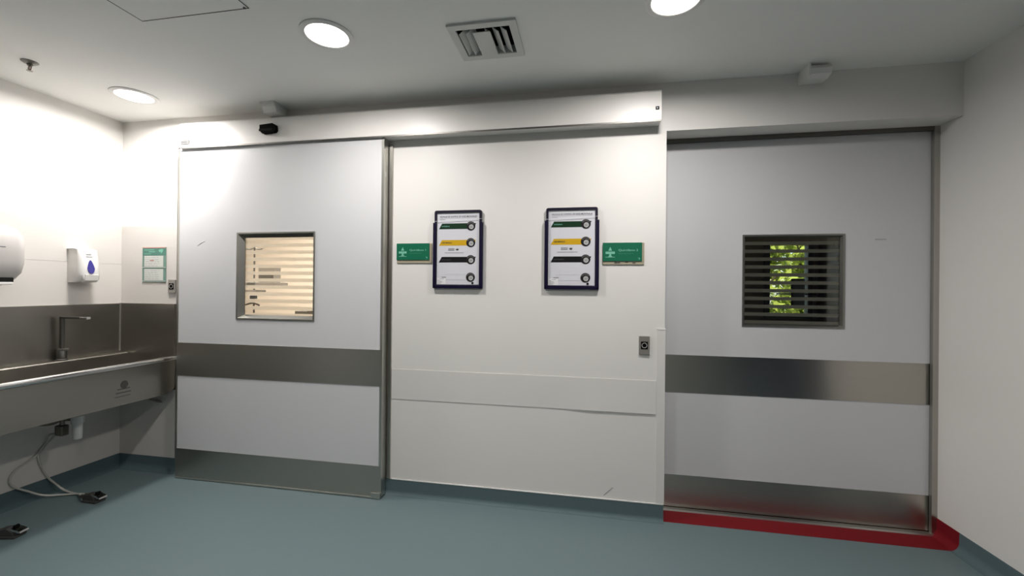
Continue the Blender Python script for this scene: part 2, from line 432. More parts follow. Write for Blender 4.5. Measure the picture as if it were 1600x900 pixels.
# ------------------------------------------------------------------ things on the central wall
def board():
    cx = -.5985; x0, x1, z0, z1 = -.7475, -.4495, 1.302, 1.779
    t = thing('gas_valve_board', 'framed notice board about gas valves, left one, next to operating room 1 sign', 'notice board', (cx, 0, z0), 'gas valve notice boards')
    y = -.018
    # rim as four mitred bars, the lower pocket standing a little wider than the top
    def ring(ax0, ax1, az0, az1, w, yy, m, name, openTop=False, rad=.012):
        b = MB()
        def rr(x0, x1, z0, z1, r):
            P = []
            for cx_, cz_, a0 in ((x1-r, z1-r, 0), (x0+r, z1-r, 90), (x0+r, z0+r, 180), (x1-r, z0+r, 270)):
                for k in range(6):
                    a = R(a0+k*18); P.append((cx_+r*math.cos(a), cz_+r*math.sin(a)))
            return P
        O = rr(ax0, ax1, az0, az1, rad); I = rr(ax0+w, ax1-w, az0+w, az1-w, .003)
        n = len(O)
        vo = [[b.bm.verts.new((u, q, v)) for u, v in O] for q in (0, yy)]
        vi = [[b.bm.verts.new((u, q, v)) for u, v in I] for q in (0, yy)]
        for i in range(n):
            j = (i+1) % n
            b.bm.faces.new((vo[0][i], vo[0][j], vo[1][j], vo[1][i])); b.bm.faces.new((vi[0][i], vi[0][j], vi[1][j], vi[1][i]))
            b.bm.faces.new((vo[1][i], vo[1][j], vi[1][j], vi[1][i])); b.bm.faces.new((vo[0][i], vo[0][j], vi[0][j], vi[0][i]))
        return b.build(name, m, t)
    ring(x0, x1, z0+.01, z1, .0135, y, M['navyb'], 'frame')
    # pocket frame: U shape over the lower part
    b = MB(); zt = z1-.074; px0, px1 = x0-.008, x1+.009; w = .0195
    b.box(px0, px0+w, y-.006, -.0005, z0, zt, .003); b.box(px1-w, px1, y-.006, -.0005, z0, zt, .003); b.box(px0+.002, px1-.002, y-.006, -.0005, z0, z0+.021, .003)
    b.build('pocket_frame', M['navy'], t)
    sx0, sx1 = x0+.013, x1-.013
    MB().box(sx0, sx1, -.010, -.0005, z0+.02, z1-.013).build('sheet', M['paper'], t)
    ys = -.0106
    W = sx1-sx0
    text('VÁLVULAS DE CONTROL DE GASES MEDICINALES', 'title_text', M['ink'], t, .236, .0125, sx0+.018, ys, z1-.0425)
    MB().box(sx0+.018, sx0+.254, ys, -.010, z1-.0475, z1-.0465).build('title_rule', M['inkg'], t)
    text('QUIRÓFANO', 'subtitle_text', M['inkg'], t, .036, .006, sx0+.018, ys, z1-.0575)
    # four banners with gauge pictures
    def banner(zc, m, txt, tm, tw, gx, lightface=True, outline=False):
        h = .0172
        if not outline:
            MB().prism([(sx0+.014, zc-h), (sx0+.033, zc+h), (sx0+.250, zc+h), (sx0+.232, zc-h)], 'Y', ys, -.0098).build('banner', m, t)
        else:
            b = MB()
            b.box(sx0+.045, gx-.028, ys, -.0098, zc+h-.001, zc+h); b.box(sx0+.030, gx-.028, ys, -.0098, zc-h, zc-h+.001)
            b.build('banner_outline', M['inkl'], t)
        text(txt, 'banner_text', tm, t, tw, .0085, sx0+.032, ys-.0008, zc-.004)
        g = MB().disc((gx, ys-.0002, zc), .0280, n=40, t=.001).build('gauge_picture', M['gauged'], t)
        MB().prism([(gx+.0255*math.cos(R(a)), zc+.0255*math.sin(R(a))) for a in range(20, 161, 10)]+[(gx+.015*math.cos(R(a)), zc+.004+.012*math.sin(R(a))) for a in range(160, 19, -10)], 'Y', ys-.0012, ys-.0006).build('gauge_collar', M['gaugem'], g)
        dx = .008 if outline is None else 0
        f = MB().disc((gx+.003, ys-.0010, zc-.005), .0150, n=32, t=.0008).build('gauge_dial', M['gauge'], g)
        MB().box(gx-.004, gx+.009, ys-.0018, ys-.0014, zc-.007, zc-.005).build('gauge_needle', M['gauged'], g)
    gx = sx0+.217
    banner(1.6825, M['dgreen'], 'OXÍGENO', M['slight'], .050, gx)
    banner(1.5810, M['yellow'], 'AIRE MEDICO', M['ink'], .066, gx)
    banner(1.4775, M['pblack'], 'NITRÓGENO', M['gaugem'], .060, gx)
    banner(1.3705, M['pblack'], 'VACÍO', M['ink'], .030, gx, outline=True)
    # tiny printed logo lines in the middle
    b = MB(); b.box(sx0+.074, sx0+.114, ys, -.0098, 1.5435, 1.5475); b.box(sx0+.074, sx0+.114, ys, -.0098, 1.5335, 1.5405); b.build('logo_lines', M['inkg'], t)
    b = MB(); b.prism([(sx0+.120, 1.546), (sx0+.126, 1.534), (sx0+.138, 1.534), (sx0+.144, 1.546), (sx0+.137, 1.541), (sx0+.133, 1.549), (sx0+.128, 1.541)], 'Y', ys, -.0098); b.build('logo_mark', M['ink'], t)
    b = MB(); b.box(sx0+.052, sx0+.172, ys, -.0098, 1.5185, 1.5215); b.build('logo_lines', M['inkg'], t)
    st = MB().box(sx0+.004, sx0+.060, ys-.0005, -.0098, z0+.024, z0+.062).build('corner_sticker', M['sticker'], t)
    b = MB()
    for k, (a, c) in enumerate(((.022, .048), (.008, .020), (.008, .034), (.010, .038), (.008, .030))): b.box(sx0+a, sx0+c, ys-.0009, ys-.0004, z0+.0565-k*.007, z0+.0585-k*.007)
    b.build('sticker_print', M['inkg'], st)
    MB().disc((gx+.013, ys-.0003, 1.335), .0072, n=20, t=.001).build('printed_dot', M['pblack'], t)
    # shiny upper edge of the clear pocket, slightly askew
    zt2 = z1-.066
    MB().prism([(px0+.004, zt2-.001), (px1-.004, zt2+.012), (px1-.004, zt2+.0135), (px0+.004, zt2+.0005)], 'Y', y-.0015, y-.0002).build('pocket_edge', M['sticker'], t)
    return t
b1 = board()
b2 = copy_thing(b1, (.0905, 0, 1.302), 'framed notice board about gas valves, right one, next to operating room 2 sign')

def room_sign(x0, x1, z0, z1, num, label, loc, gw, zb):
    t = thing('room_sign', label, 'sign', loc, 'green operating room signs')
    MB().box(x0, x1, -.007, -.0005, z0, z1, .001).build('backing_plate', M['beige'], t)
    pz0, px1 = zb, gw
    MB().box(x0, px1, -.012, -.0065, pz0, z1+.0005, .0008).build('green_panel', M['sgreen'], t)
    y = -.0126; w = px1-x0; h = z1-pz0
    text('Quirófano %s' % num, 'name_text', M['slight'], t, w*.50, h*.13, x0+w*.40, y, pz0+h*.52)
    text('Operating room %s' % num, 'translation_text', M['sfaint'], t, w*.38, h*.075, x0+w*.40, y, pz0+h*.37)
    b = MB(); cx = x0+w*.19
    b.prism([(cx-.010, pz0+h*.57), (cx+.010, pz0+h*.57), (cx+.006, pz0+h*.66), (cx, pz0+h*.78), (cx-.006, pz0+h*.66)], 'Y', y, -.0118)
    b.box(cx-.026, cx+.026, y, -.0118, pz0+h*.39, pz0+h*.52)
    b.prism([(cx-.015, pz0+h*.22), (cx-.006, pz0+h*.30), (cx-.006, pz0+h*.39), (cx+.006, pz0+h*.39), (cx+.006, pz0+h*.30), (cx+.015, pz0+h*.22)], 'Y', y, -.0118)
    b.box(cx-.026, cx+.026, y, -.0118, pz0+h*.20, pz0+h*.23)
    b.build('operating_table_symbol', M['slight'], t)
    b = MB(); qx, qz = px1-.024, pz0+.006
    b.prism([(qx, qz+.012), (qx+.006, qz+.014), (qx+.013, qz+.010), (qx+.010, qz+.002), (qx+.007, qz), (qx+.009, qz+.008), (qx+.005, qz+.0105)], 'Y', y, -.0118)
    b.build('corner_logo', M['slight'], t)
    return t
room_sign(-.9985, -.7675, 1.457, 1.5795, '1', 'green operating room sign left of the left notice board', (-.885, 0, 1.457), -.783, 1.4765)
s2 = room_sign(.2695, .4995, 1.4475, 1.572, '2', 'green operating room sign right of the right notice board, torn strip below', (.385, 0, 1.4475), .487, 1.4665)
for xa, xb, za, zb in ((.335, .350, 1.4535, 1.463), (.352, .366, 1.4545, 1.4615), (.394, .410, 1.458, 1.464), (.435, .452, 1.454, 1.460)):
    MB().box(xa, xb, -.0078, -.0068, za, zb).build('glue_stain', M['rubber'], s2)

# touchless switch plates
def switch(name, label, x0, x1, z0, z1, plate, y0=0):
    t = thing(name, label, 'switch', ((x0+x1)/2, y0, z0), 'touchless door switches')
    cx, cz = (x0+x1)/2, (z0+z1)/2
    MB().box(x0, x1, y0-.010, y0-.0003, z0, z1, .002).build('cover_plate', plate, t)
    sn = MB().box(cx-.019, cx+.019, y0-.0125, y0-.009, cz-.020, cz+.022, .001).build('sensor', M['black'], t)
    b = MB(); n = 24
    for a in range(n):
        a0, a1 = 2*math.pi*a/n, 2*math.pi*(a+1)/n
        b.quad(*[(cx+r*math.cos(q), y0-.0127, cz+.001+r*math.sin(q)) for r, q in ((.012, a0), (.015, a0), (.015, a1), (.012, a1))])
    b.build('sensor_ring', M['greyp'], sn)
    return t
switch('door_switch', 'dark grey touchless switch plate low on the central wall', .475, .5335, .936, 1.0415, M['greyd'])
switch('door_switch', 'silver touchless switch plate between the green poster and the left door', -2.705, -2.646, 1.249, 1.343, M['plate'], -.004)

# PVC corner guard on the outer corner
b = MB(); b.prism([(.573, 0), (.573, -.003), (XM+.003, -.003), (XM+.003, .05), (XM, .05), (XM, 0)], 'Z', ZC+.006, 1.083)
cg = b.build('corner_guard', M['strip'], loc=(XM, 0, ZC))
tag(cg, 'white plastic corner guard on the wall edge left of the recessed door', 'corner guard')
b = MB(); b.prism([(.571, 0), (.571, -.0045), (XM+.0045, -.0045), (XM+.0045, .05), (XM, .05), (XM, 0)], 'Z', 1.079, 1.0865); b.build('top_cap', M['white'], cg)

# wall protection strip, peeling at its lower right end
b = MB(); nx, nz = 60, 6; G = []
for i in range(nx+1):
    x = -1.028+(.570+1.028)*i/nx; row = []
    lift = max(0, (x-.0)/.57); lift = .0055*(1-math.cos(min(1, lift*2.2)*math.pi))/2*(1-.45*lift) if lift > 0 else 0
    for k in range(nz+1):
        s = k/nz; z = .790-.0015*0-(.790-.602)*s
        row.append((x, -.003-lift*s**2, z))
    G.append(row)
fv = [[b.bm.verts.new(p) for p in r] for r in G]
bv = [[b.bm.verts.new((p[0], min(p[1]+.0028, -.0001), p[2])) for p in r] for r in G]
for i in range(nx):
    for k in range(nz):
        b.bm.faces.new((fv[i][k], fv[i+1][k], fv[i+1][k+1], fv[i][k+1])); b.bm.faces.new((bv[i][k], bv[i+1][k], bv[i+1][k+1], bv[i][k+1]))
    b.bm.faces.new((fv[i][0], fv[i+1][0], bv[i+1][0], bv[i][0])); b.bm.faces.new((fv[i][nz], fv[i+1][nz], bv[i+1][nz], bv[i][nz]))
for k in range(nz):
    b.bm.faces.new((fv[0][k], fv[0][k+1], bv[0][k+1], bv[0][k])); b.bm.faces.new((fv[nx][k], fv[nx][k+1], bv[nx][k+1], bv[nx][k]))
ws = b.build('wall_guard_strip', M['strip'], loc=(-.23, 0, .602), smooth=True)
tag(ws, 'wide white protection strip across the central wall, peeling at its right end', 'wall strip')
b = MB(); b.tube([(.287, -.0005, .117), (.312, -.0005, .142), (.337, -.0005, .166)], .0014, n=6)
struct(b.build('trim_10', M['inkg']), 'short grey scuff low on the central wall')

# ------------------------------------------------------------------ ceiling things
def downlight(x, y, label):
    t = thing('ceiling_downlight', label, 'ceiling light', (x, y, H), 'round ceiling downlights')
    b = MB(); b.lathe([(.092, 0), (.118, 0), (.118, -.004), (.112, -.007), (.096, -.008), (.092, -.004)], (x, y, H), n=48); b.build('trim_ring', M['white'], t, smooth=True)
    MB().disc((x, y, H-.0035), .0955, 'Z', n=48, t=.004).build('diffuser', M['lampE'], t)
    return t
LAMPS = [(-2.582, -.342, 'round glowing downlight in the corner nearest the sink'),
         (-1.015, -.720, 'round glowing downlight between the ceiling hatch and the air vent'),
         (.522, -.712, 'round glowing downlight right of the air vent, cut by the top edge')]
LP = [22, 17, 17.5]
for (x, y, l), p in zip(LAMPS, LP): downlight(x, y, l)
BACK = [(.522, -2.9, 21), (-1.015, -2.9, 18)]  # unseen fill lights added behind the camera to lift the lower wall
def area(name, x, y, z, power, size, col, spread=160, rot=None):
    la = bpy.data.lights.new(name, 'AREA'); la.shape = 'DISK'; la.size = size; la.energy = power; la.color = col; la.spread = R(spread)
    o = bpy.data.objects.new(name, la); COL.objects.link(o); o.location = (x, y, z)
    if rot: o.rotation_euler = rot
    return o
WARM = (1, .965, .93)
for (x, y, l), p in zip(LAMPS, LP): area('downlight_lamp', x, y, H-.0085, p, .19, WARM, 171)
for x, y, p in BACK: area('fill_light_behind', x, y, H-.0085, p, .19, WARM, 171)

# air diffuser
v = thing('air_vent', 'square white ceiling air vent with slanted blades', 'air vent', (-.29, -.557, H))
ox0, ox1, oy0, oy1 = -.447, -.133, -.700, -.416
b = MB(); w = .034
for (xa, xb, ya, yb) in ((ox0, ox1, oy0, oy0+w), (ox0, ox1, oy1-w, oy1), (ox0, ox0+w, oy0+w, oy1-w), (ox1-w, ox1, oy0+w, oy1-w)):
    b.box(xa, xb, ya, yb, H-.010, H+.0)
b.build('frame', M['vent'], v)
b = MB(); e = .0
b.box(VX0, VX0+.004, VY0, VY1, H-.004, H+.075); b.box(VX1-.004, VX1, VY0, VY1, H-.004, H+.075)
b.box(VX0, VX1, VY0, VY0+.004, H-.004, H+.075); b.box(VX0, VX1, VY1-.004, VY1, H-.004, H+.075); b.box(VX0, VX1, VY0, VY1, H+.07, H+.075)
b.build('duct_box', M['dark'], v)
ix0, ix1, iy0, iy1 = ox0+w, ox1-w, oy0+w+.036, oy1-w
def blade(xa, za, xb, zb, th=.003):
    b = MB(); d = Vector((xb-xa, 0, zb-za)).normalized(); n = Vector((-d.z, 0, d.x))*th/2
    b.prism([(xa+n.x, za+n.z), (xb+n.x, zb+n.z), (xb-n.x, zb-n.z), (xa-n.x, za-n.z)], 'Y', iy0, iy1)
    b.build('blade', M['vent'], v)
W = ix1-ix0
for s in (.02, .15): blade(ix0+W*s, H-.006, ix0+W*(s+.16), H+.03)
iy0 -= .014; blade(ix0+W*.30, H-.012, ix0+W*.62, H-.012, .004); iy0 += .014
for s in (.62, .77, .92): blade(ix0+W*s, H-.007, ix0+W*(s-.115), H+.014)
b = MB(); b.box(ix0, ix1, iy1-.004, iy1, H-.008, H+.03); b.build('end_plate', M['vent'], v)

# sprinkler
s = thing('sprinkler_head', 'fire sprinkler head hanging from the ceiling above the sink', 'sprinkler', (-2.716, -.757, H))
sx, sy = -2.716, -.757
b = MB(); b.lathe([(.034, 0), (.034, -.002), (.020, -.012), (.013, -.013), (.013, 0)], (sx, sy, H), n=28); b.build('escutcheon', M['steel_d'], s, smooth=True)
b = MB(); b.lathe([(.009, -.010), (.011, -.014), (.011, -.021), (.007, -.024)], (sx, sy, H), n=16); b.build('body', M['brass'], s, smooth=True)
b = MB()
for q in (-1, 1): b.tube([(sx+q*.006, sy, H-.022), (sx+q*.010, sy, H-.030), (sx+q*.008, sy, H-.039), (sx, sy, H-.045)], .0022, n=8)
b.build('frame_arms', M['brass'], s, smooth=True)
b = MB(); b.lathe([(.0015, -.022), (.0025, -.030), (.0015, -.044)], (sx, sy, H), n=10); b.build('glass_bulb', M['inkr'], s, smooth=True)
b = MB(); b.lathe([(.003, -.044), (.013, -.047), (.013, -.0485), (.003, -.0485)], (sx, sy, H), n=20); b.build('deflector', M['brass'], s, smooth=True)

# access hatch
hx0, hx1, hy0, hy1 = -1.765, -1.232, -1.478, -.945
h = thing('access_hatch', 'square flush access hatch in the ceiling above the sink side', 'hatch', ((hx0+hx1)/2, (hy0+hy1)/2, H))
MB().box(hx0, hx1, hy0, hy1, H-.0006, H+.001).build('panel', M['ceil'], h)
b = MB(); g = .0045
for (xa, xb, ya, yb) in ((hx0-g, hx1+g, hy0-g, hy0), (hx0-g, hx1+g, hy1, hy1+g), (hx0-g, hx0, hy0, hy1), (hx1, hx1+g, hy0, hy1)):
    b.box(xa, xb, ya, yb, H-.0012, H-.0001)
b.build('shadow_gap', M['gaugem'], h)
MB().disc((hx1-.012, hy1-.004, H-.003), .006, 'Z', n=16, t=.002).build('latch', M['ink'], h)

# small white boxes at the top of the wall
t = thing('sensor_housing', 'stepped white sensor box on the ceiling above the black motion sensor', 'sensor', (-1.82, -.10, H))
MB().box(-1.872, -1.766, -.150, -.030, H-.013, H-.0003, .002).build('base_plate', M['white'], t)
MB().box(-1.866, -1.768, -.146, -.032, H-.026, H-.013, .002).build('spacer', M['white'], t)
b = MB(); b.prism([(-.138, H-.026), (-.034, H-.026), (-.034, H-.068), (-.124, H-.062)], 'X', -1.862, -1.769); b.build('housing', M['white'], t)
t = thing('sensor_housing', 'small white sensor box high on the wall above the recessed door', 'sensor', (1.345, -.05, H))
MB().box(1.285, 1.297, -.112, .0005, 2.405, H, .002).build('side_plate', M['white'], t)
b = MB(); b.prism([(0-.0006, H-.004), (-.095, H-.010), (-.108, H-.030), (-.100, H-.056), (-.07, H-.070), (-.0006, H-.066)], 'X', 1.297, 1.395); b.build('housing', M['white'], t)

# ------------------------------------------------------------------ scrub sink
SY0, SY1 = SINK_END, -.006
XF = -2.620
sk = thing('scrub_sink', 'long stainless steel wall hung scrub sink along the left wall', 'sink', (-2.87, -1.1, .565))
xw = XL+.0045
MB().box(xw, xw+.012, SY0, SY1, .826, 1.1720, .002).build('splashback', M['steel_s'], sk)
b = MB(); b.box(xw, -2.643, SY1-.012, SY1+.001, .575, 1.1745, .002); b.build('side_splash', M['steel_s'], sk)
b = MB(); b.tube([(xw+.014, SY1-.014, .835), (xw+.014, SY1-.014, 1.172)], .006, n=10, smooth=False); b.build('corner_weld', M['alu'], sk, smooth=True)
# basin shell: ledge, back, floor, front inside one sheet section
b = MB(); prof = [(xw, .826), (-3.035, .826), (-3.030, .820), (-3.030, .640), (-3.00, .612), (-2.70, .600), (-2.668, .625), (-2.655, .790), (-2.645, .790), (-2.655, .610), (-2.69, .588), (-3.01, .600), (-3.042, .635), (-3.042, .814), (xw, .814)]
b.prism([(u, v) for u, v in prof], 'Y', SY0, SY1-.012)
b.build('basin', M['steel_s'], sk)
# front apron with rounded lower end corner
b = MB(); P = []
r = .075
y1 = SY1-.014
for k in range(9):
    a = R(270+k*11.25); P.append((y1-r+r*math.cos(a), .565+r+r*math.sin(a)))
P += [(y1, .800), (SY0, .800), (SY0, .565)]
b.prism(P, 'X', XF-.004, XF)
b.build('front_apron', M['steel_s'], sk)
b = MB(); b.box(xw, XF-.004, SY0, SY1-.09, .565, .571); b.build('underside', M['steel_s'], sk)
b = MB(); b.box(xw, XF, SY0-.004, SY0, .565, .80); b.build('end_panel', M['steel_s'], sk)
b = MB(); b.prism([(XF+.000+.017*math.cos(R(a)), .802+.017*math.sin(R(a))) for a in range(-60, 181, 15)]+[(XF-.036, .790), (XF-.036, .784), (XF, .784)], 'Y', SY0, SY1-.013); b.build('front_rim', M['chrome'], sk, smooth=True)
b = MB(); b.disc((XF+.0008, -.353, .690), .024, 'X', n=20, t=.0008, rx=.022); b.box(XF+.0004, XF+.0012, -.392, -.320, .662, .668); b.box(XF+.0004, XF+.0012, -.400, -.315, .640, .646); b.box(XF+.0004, XF+.0012, -.405, -.318, .618, .622)
b.build('apron_mark', M['steel_d'], sk)  # dark disc and three bars on the apron face
b = MB(); b.prism([(-2.85, .497), (-2.80, .494), (-2.745, .480), (-2.745, .472), (-2.80, .484), (-2.85, .488)], 'Y', -.03, -.004); b.build('curved_strip', M['clad'], sk)  # thin curved strip built for a dark arc on the wall below the sink

# tap
tp = thing('swan_tap', 'tall square steel tap with a straight spout standing on the sink ledge', 'tap', (-3.06, -.382, .826))
tx, ty = -3.061, -.382
b = MB(); b.lathe([(.029, .8262), (.029, .832), (.0245, .836), (.0245, .885), (.022, .890)], (tx, ty, 0), n=24); b.build('base', M['steel_d'], tp, smooth=True)
MB().box(tx-.010, tx+.010, ty-.010, ty+.010, .889, 1.098, .003).build('column', M['steel_d'], tp)
MB().box(tx-.010, tx+.165, ty-.010, ty+.010, 1.089, 1.101, .002).build('spout', M['steel_d'], tp)
MB().box(tx+.150, tx+.205, ty-.013, ty+.013, 1.086, 1.102, .003).build('outlet', M['chrome'], tp)
MB().box(tx-.008, tx+.030, ty-.020, ty+.020, .887, .902, .003).build('lever', M['chrome'], tp)

# drain under the basin
dp = thing('drain_trap', 'white plastic drain pipe and valve hanging under the steel sink', 'drain pipe', (-2.82, -.455, .377))
dx, dy = -2.822, -.456
b = MB(); b.lathe([(.020, .377), (.022, .379), (.022, .470), (.030, .472), (.030, .515), (.024, .518), (.024, .564)], (dx, dy, 0), n=24); b.build('waste_pipe', M['pvc'], dp, smooth=True)
b = MB(); b.lathe([(.032, .545), (.045, .552), (.045, .5645)], (dx, dy, 0), n=24); b.build('waste_flange', M['rubber'], dp, smooth=True)
b = MB(); b.tube([(dx-.02, dy-.005, .500), (dx-.09, dy-.02, .498), (dx-.16, dy-.03, .470), (-3.10, dy-.035, .462)], .016, n=14); b.build('outlet_pipe', M['brass'], dp, smooth=True)
b = MB(); b.box(-2.93, -2.875, dy-.045, dy-.005, .400, .462, .006); b.lathe([(.012, .460), (.012, .560)], (-2.90, dy-.025, 0), n=14); b.build('valve_body', M['brass'], dp)

# foot pedals with hoses
def pedal(x, y, rz, name, label, hoses):
    t = thing(name, label, 'foot pedal', (x, y, 0), 'floor pedals under the sink')
    c, s_ = math.cos(rz), math.sin(rz)
    def W(u, v_, w_): return (x+u*c-v_*s_, y+u*s_+v_*c, w_)
    def tr(b):
        for q in b.bm.verts: q.co = Vector(W(q.co.x, q.co.y, q.co.z))
        return b
    tr(MB().box(-.055, .050, -.030, .030, .0005, .012, .003)).build('base_plate', M['rubber'], t)
    tr(MB().prism([(-.052, .012), (-.046, .040), (.005, .048), (.030, .030), (.034, .012)], 'Y', -.024, .024)).build('valve_block', M['rubber'], t)
    tr(MB().prism([(.012, .042), (.020, .050), (.066, .034), (.070, .026), (.060, .026)], 'Y', -.021, .021)).build('foot_lever', M['chrome'], t)
    tr(MB().box(.022, .034, -.012, .012, .046, .060, .003)).build('lever_pivot', M['black'], t)
    for k in (-1, 1):
        b = MB(); b.lathe([(.009, -.082), (.009, -.060), (.0115, -.058), (.0115, -.046)], (0, k*.013, .026), 'X', n=12); tr(b).build('hose_fitting', M['brass'], t, smooth=True)
    for k, pts in zip((-1, 1), hoses):
        b = MB(); b.tube([W(-.075, k*.013, .026)]+pts, .0055, n=10, sub=8); b.build('hose', M['hose'], t, smooth=True)
    return t
pedal(-2.728, -.432, R(0), 'foot_pedal', 'dark foot pedal with two cream hoses on the floor below the drain',
      [[(-2.90, -.40, .012), (-2.98, -.425, .010), (-3.055, -.470, .022), (-3.092, -.525, .070), (-3.103, -.575, .115), (-3.106, -.594, .160), (-3.106, -.572, .205), (-3.106, -.509, .240), (-3.106, -.449, .280), (-3.09, -.40, .35), (-2.97, -.46, .40), (-2.915, -.475, .415)],
       [(-2.86, -.398, .014), (-2.93, -.396, .010), (-3.03, -.385, .018), (-3.085, -.395, .058), (-3.106, -.418, .105), (-3.107, -.452, .190), (-3.107, -.463, .270), (-3.100, -.425, .330), (-3.02, -.46, .39), (-2.90, -.475, .405)]])
pedal(-2.735, -.800, R(12), 'foot_pedal', 'dark foot pedal on the floor at the lower left, hoses leaving the picture',
      [[(-2.86, -.815, .014), (-2.95, -.85, .010), (-3.03, -.93, .015), (-3.08, -1.02, .05), (-3.106, -1.10, .16), (-3.10, -1.16, .34), (-2.98, -1.2, .50), (-2.95, -1.2, .562)],
       [(-2.86, -.795, .016), (-2.97, -.83, .010), (-3.05, -.90, .03), (-3.098, -.99, .09), (-3.107, -1.06, .20), (-3.09, -1.11, .36), (-2.96, -1.15, .52), (-2.93, -1.16, .562)]])

# ------------------------------------------------------------------ soap dispenser and towel dispenser on the left wall
xs = XL+.004
sd = thing('soap_dispenser', 'white soap dispenser with a blue drop window on the left wall', 'soap dispenser', (xs, -.262, 1.315))
# body profile (x, z) swept over y with rounded front
b = MB()
def sec(y0, y1, xf, zt, zb_, inset):
    pass
yA, yB = -.333, -.198
rows = []
# (z, front x offset, y0, y1)
for z, d, ya, yb in ((1.533, .020, yA+.004, yB-.004), (1.536, .070, yA+.006, yB-.006), (1.530, .093, yA+.012, yB-.012), (1.48, .102, yA+.010, yB-.010), (1.42, .110, yA+.008, yB-.008), (1.37, .114, yA+.008, yB-.008), (1.335, .108, yA+.010, yB-.010), (1.321, .090, yA+.014, yB-.014), (1.317, .055, yA+.012, yB-.012)):
    rr = min(.028, d*.6)
    ring = [(xs, ya, z)]
    for k in range(6):
        a = R(k*18); ring.append((xs+d-rr+rr*math.sin(a), ya+rr-rr*math.cos(a), z))
    for k in range(6):
        a = R(90-k*18); ring.append((xs+d-rr+rr*math.sin(a), yb-rr+rr*math.cos(a), z))
    ring.append((xs, yb, z))
    rows.append([b.bm.verts.new(p) for p in ring])
n = len(rows[0])
for A, B in zip(rows, rows[1:]):
    for k in range(n): b.bm.faces.new((A[k], A[(k+1) % n], B[(k+1) % n], B[k]))
b.bm.faces.new(rows[0]); b.bm.faces.new(rows[-1][::-1])
b.build('body', M['white'], sd, smooth=True)
b = MB(); b.prism([(xs+.085, 1.372), (xs+.1185, 1.366), (xs+.1125, 1.330), (xs+.092, 1.318), (xs+.085, 1.318)], 'Y', yA+.030, yB-.030); b.build('push_bar', M['whitep'], sd)
# blue drop window following the front slope
b = MB(); yc = -.270; pts = []
for k in range(28):
    a = 2*math.pi*k/28; zz = math.sin(a); yy = math.cos(a)
    wid = .020*(1-.45*max(0, zz))
    pts.append((yc+wid*yy, 1.410+(.052 if zz > 0 else .036)*zz))
def fx(z): return xs+.1095-(z-1.42)*.13
F = [b.bm.verts.new((fx(z)+.0035, y, z)) for y, z in pts]; G2 = [b.bm.verts.new((fx(z)-.006, y, z)) for y, z in pts]
b.bm.faces.new(F)
for k in range(28): b.bm.faces.new((F[k], F[(k+1) % 28], G2[(k+1) % 28], G2[k]))
b.build('level_window', M['blue'], sd)
b = MB()
for za, ya, yb in ((1.500, -.289, -.262), (1.484, -.290, -.256)):
    b.box(fx(za)-.004, fx(za)+.0022, ya, yb, za-.0022, za+.0022)
b.build('label_print', M['inkl'], sd)

xs = XL+.0025
td = thing('towel_dispenser', 'silver grey rounded paper towel dispenser cut by the left edge', 'towel dispenser', (xs, -.78, 1.315))
b = MB(); rows = []; ya, yb = -.960, -.612
prof = [(.03, 1.640), (.09, 1.634), (.135, 1.612), (.162, 1.57), (.172, 1.50), (.170, 1.42), (.160, 1.365), (.140, 1.330), (.115, 1.302), (.03, 1.292)]
for i, (d, z) in enumerate(prof):
    e = {0: .030, 1: .020, 2: .010, 9: .045, 8: .040, 7: .022, 6: .006}.get(i, 0)
    rr = min(.05, d*.7); ring = [(xs, ya+e, z)]
    for k in range(7):
        a = R(k*15); ring.append((xs+d-rr+rr*math.sin(a), ya+e+rr-rr*math.cos(a), z))
    for k in range(7):
        a = R(90-k*15); ring.append((xs+d-rr+rr*math.sin(a), yb-e-rr+rr*math.cos(a), z))
    ring.append((xs, yb-e, z)); rows.append([b.bm.verts.new(p) for p in ring])
n = len(rows[0])
for A, B in zip(rows, rows[1:]):
    for k in range(n): b.bm.faces.new((A[k], A[(k+1) % n], B[(k+1) % n], B[k]))
b.bm.faces.new(rows[0]); b.bm.faces.new(rows[-1][::-1])
b.build('body', M['greyp'], td, smooth=True)
MB().box(xs+.10, xs+.1485, -.90, -.664, 1.312, 1.338, .003).build('paper_slot', M['dark'], td)
MB().box(xs+.10, xs+.152, -.90, -.668, 1.298, 1.313, .003).build('slot_lip', M['white'], td)
MB().box(xs+.165, xs+.1732, -.745, -.712, 1.503, 1.508, .001).build('logo_print', M['inkg'], td)

# hygiene poster on the wall beside the corner
po = thing('hygiene_poster', 'green notice with two white sheets on the wall left of the left door', 'poster', (-2.834, -.004, 1.324))
px0, px1, pz0, pz1 = -2.929, -2.730, 1.324, 1.572
MB().box(px0, px1, -.008, -.0045, pz0, pz1, .001).build('backing_board', M['pgreen'], po)
MB().box(px0+.002, px1-.002, -.009, -.0078, pz1-.058, pz1-.010).build('header', M['pgreend'], po)
MB().box(px0, px1, -.0095, -.0078, pz1-.008, pz1, .001).build('top_edge', M['inkr'], po)
for nm, za, zb in (('pocket_rail', pz0+.006, pz0+.010), ('pocket_rail', pz0+.102, pz0+.106)):
    MB().box(px0+.001, px1-.001, -.0105, -.0078, za, zb).build(nm, M['ppale'], po)
for za, zb in ((pz0+.014, pz0+.094), (pz0+.109, pz0+.187)):
    sh = MB().box(px0+.018, px1-.022, -.0092, -.0078, za, zb).build('sheet', M['ppale'], po)
    b = MB(); zc = zb-.012
    for k in range(5):
        xa = px0+.026
        for wd in random.sample([.012, .020, .034, .026, .016], 4):
            b.box(xa, xa+wd, -.0098, -.0090, zc-.0015, zc+.0015); xa += wd+.010
            if xa > px1-.05: break
        zc -= .0145
    b.build('printed_lines', M['inkl'], sh)
MB().box(px0+.065, px0+.100, -.0099, -.0090, pz0+.150, pz0+.158).build('red_print', M['inkr'], po)
